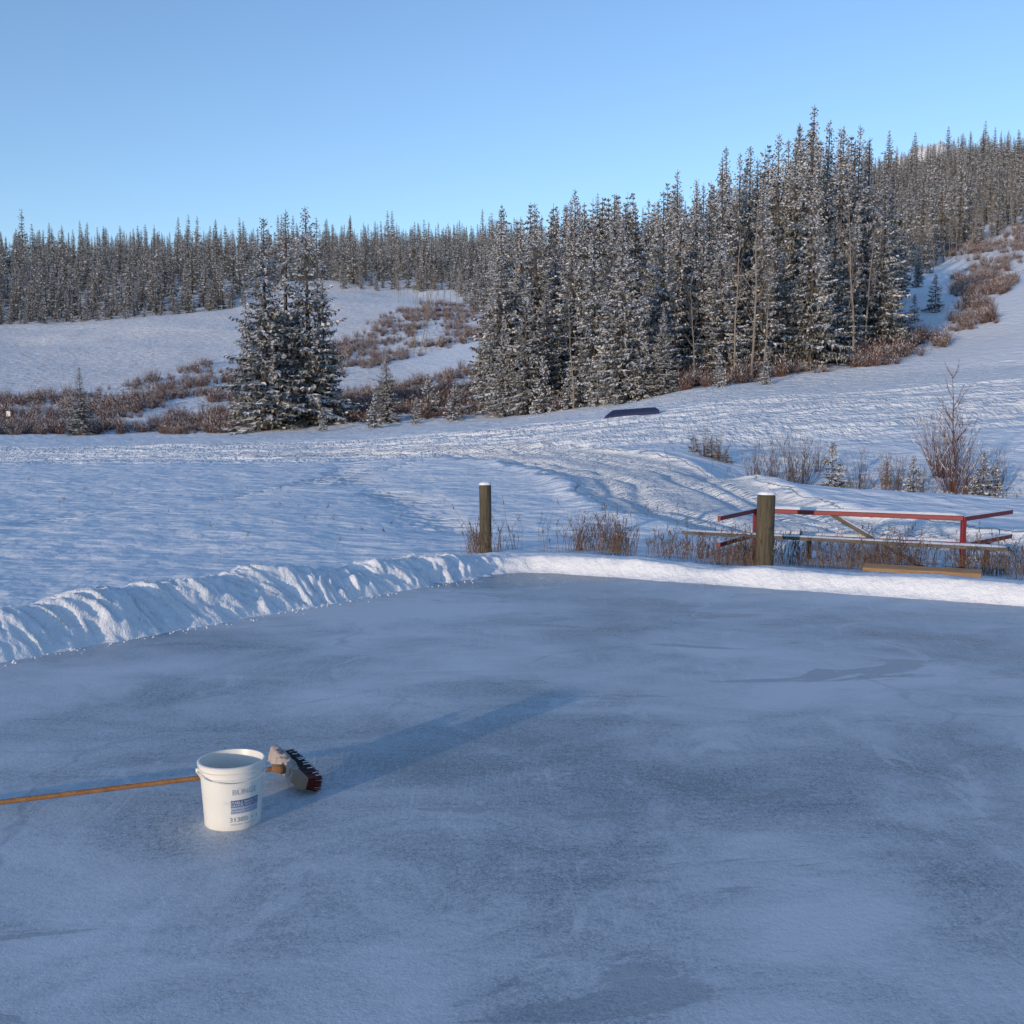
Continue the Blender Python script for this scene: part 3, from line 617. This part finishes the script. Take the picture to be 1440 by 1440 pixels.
label('BÜNGE',.037,aL+.12,.172,simple('label_light_ink',(.36,.41,.48),.5,.1,30),'label_title'); label('VEGETABLE SHORTENING',.0175,aL+.13,.129,M_wht,'label_line_1'); label('GRAISSE VEGETALE',.0155,aL+.13,.116,M_wht,'label_line_2')
label('ingredients: vegetable oil, salt',.0105,aL+.13,.098,M_lab,'label_line_3'); label('keep in a cool dry place  20 kg',.0105,aL+.13,.086,M_lab,'label_line_4')
label('31385',.032,aL-.12,.043,M_ink,'label_number'); label('2  +  3',.024,aL+.40,.045,M_ink,'label_marks'); label('best before - meilleur avant',.011,aL+.1,.028,M_ink,'label_foot')
cu=bpy.data.curves.new('bail_handle','CURVE'); cu.dimensions='3D'; cu.bevel_depth=.0026; cu.bevel_resolution=3
sp=cu.splines.new('POLY'); aH=aC+.15; pts=[]
for i in range(33):
    t=i/32*math.pi; lx=math.cos(t)*(R1+.012); ly=math.sin(t)*(R1+.018); z=.265-.034*math.sin(t)
    d1=Vector((math.cos(aH),math.sin(aH),0)); s1=Vector((-math.sin(aH),math.cos(aH),0)); p=s1*lx+d1*ly; pts.append((p.x,p.y,z,1))
sp.points.add(len(pts)-1)
for i,p in enumerate(pts): sp.points[i].co=p
o=link(bpy.data.objects.new('bail_handle',cu)); o.parent=bk; cu.materials.append(M_bk)
for s in(-1,1):
    mb=MB(); a=aH+s*math.pi/2; mb.tube(onb(a,.265,-.002),onb(a,.265,.018),.012,.010,14,0,True); mb.obj('handle_ear',[M_bk],True,bk)
# ------------------------------------------------------------ push broom
brm=empty('push_broom'); hd0=Vector((-3.3,4.76,.016)); hd1=Vector((-1.165,5.36,.105)); M_han=woodmat('broom_handle_wood',(.20,.09,.035),(.36,.18,.075),(6,6,6))
hdir=(hd1-hd0).normalized(); mb=MB(); n=10
for i in range(n): mb.tube(hd0.lerp(hd1,i/n),hd0.lerp(hd1,(i+1)/n),.0125,.0125,14,0,i in(0,n-1))
mb.obj('handle',[M_han],True,brm)
sd=Vector((hdir.y,-hdir.x,0)).normalized()
sd=(sd+Vector((.38,0,-.14))).normalized(); fw=(Vector((hdir.x,hdir.y,0))-sd*Vector((hdir.x,hdir.y,0)).dot(sd)+Vector((0,0,-.25))).normalized(); up=fw.cross(sd)
if up.z<0: up=-up
HW=.19
hc=hd1+fw*.02+Vector((0,0,-.012)); R=Matrix((sd,fw,up)).transposed()
mb=MB(); mb.box(hc,(HW*2,.045,.065),R); mb.obj('head_block',[simple('broom_block_wood',(.30,.20,.13),.8,.3,10)],False,brm,.008)
mb=MB(); mb.tube(hc-fw*.09+up*.005,hc-fw*.02,.02,.026,12,0,True); mb.obj('handle_socket',[M_han],True,brm)
mb=MB()
for i in range(4200):
    a=random.uniform(-HW+.005,HW-.005); c=random.uniform(-.03,.03); p=hc+sd*a+up*c+fw*.02
    ln_=random.uniform(.065,.085); e=p+fw*ln_+up*(c*.4+random.uniform(-.009,.009))+sd*(random.uniform(-.009,.009)); e.z=max(e.z,.006)
    mb.tube(p,e,.0018,.0012,3,0 if a<.10+random.uniform(-.05,.05) else 1)
    if random.random()<.05: mb.tube(p.lerp(e,.6)+Vector((0,0,.002)),e+Vector((0,0,.002)),.0024,.003,3,2)
mb.obj('bristles',[simple('dark_bristles',(.035,.025,.025),.7,.3,30),simple('red_bristles',(.15,.024,.016),.6,.3,30),M_cap],False,brm)
mb=MB(); nn=30; mm_=14
for i in range(nn+1):
    for j in range(mm_+1):
        a=-HW-.01+(HW*1.55)*i/nn; t=j/mm_
        prf=[(-.034,-.03),(-.036,.02),(-.03,.044),(0,.050),(.02,.048),(.035,.040),(.045,.028)]
        x=np.interp(t,np.linspace(0,1,7),[q[0] for q in prf]); z=np.interp(t,np.linspace(0,1,7),[q[1] for q in prf])
        nz=.020*float(fbm(np.array(i*.35),np.array(j*.4),3,77)); taper=.028*max(0,(i-nn*.7)/(nn*.3))**2
        mb.v.append(tuple(hc+sd*a+fw*(x*(1-.3*(i/nn))-nz*.5)+up*(z+nz-taper)))
for i in range(nn):
    for j in range(mm_):
        a=i*(mm_+1)+j; mb.f.append((a,a+1,a+mm_+2,a+mm_+1)); mb.m.append(0)
mb.obj('frozen_snow',[simple('icy_snow',(.42,.35,.31),.6,.5,30,0,.012)],True,brm)
# ------------------------------------------------------------ light, sky, camera
SAZ=math.radians(215); SEL=math.radians(6)
sdir=Vector((math.sin(SAZ)*math.cos(SEL),math.cos(SAZ)*math.cos(SEL),math.sin(SEL)))
sl=bpy.data.lights.new('sun','SUN'); sl.energy=3.0; sl.angle=math.radians(1.0); sl.color=(1,.78,.56)
so=link(bpy.data.objects.new('sun',sl)); so.rotation_euler=sdir.to_track_quat('Z','Y').to_euler()
w=bpy.data.worlds.new('World'); scene.world=w; w.use_nodes=True; nt=w.node_tree; bg=nt.nodes['Background']
sk=nt.nodes.new('ShaderNodeTexSky'); sk.sky_type='NISHITA'; sk.sun_disc=False; sk.sun_elevation=math.radians(6.5); sk.sun_rotation=SAZ; sk.altitude=900; sk.air_density=1.0; sk.dust_density=.3; sk.ozone_density=1.2
sk.sun_elevation=SEL
tint=nt.nodes.new('ShaderNodeMix'); tint.data_type='RGBA'; tint.blend_type='MULTIPLY'; tint.inputs[0].default_value=1; tint.inputs[7].default_value=(1.36,1.60,2.10,1)
nt.links.new(sk.outputs[0],tint.inputs[6]); nt.links.new(tint.outputs[2],bg.inputs[0]); bg.inputs[1].default_value=.15
cam=bpy.data.cameras.new('camera'); cam.lens=37.5; cam.sensor_width=36; cam.clip_end=10000; cam.clip_start=.05
c=link(bpy.data.objects.new('camera',cam)); c.location=(0,0,CAMH); c.rotation_euler=(math.radians(90-4.574),0,0); scene.camera=c
scene.view_settings.view_transform='Standard'; scene.view_settings.look='None'; scene.view_settings.exposure=0; scene.view_settings.gamma=1
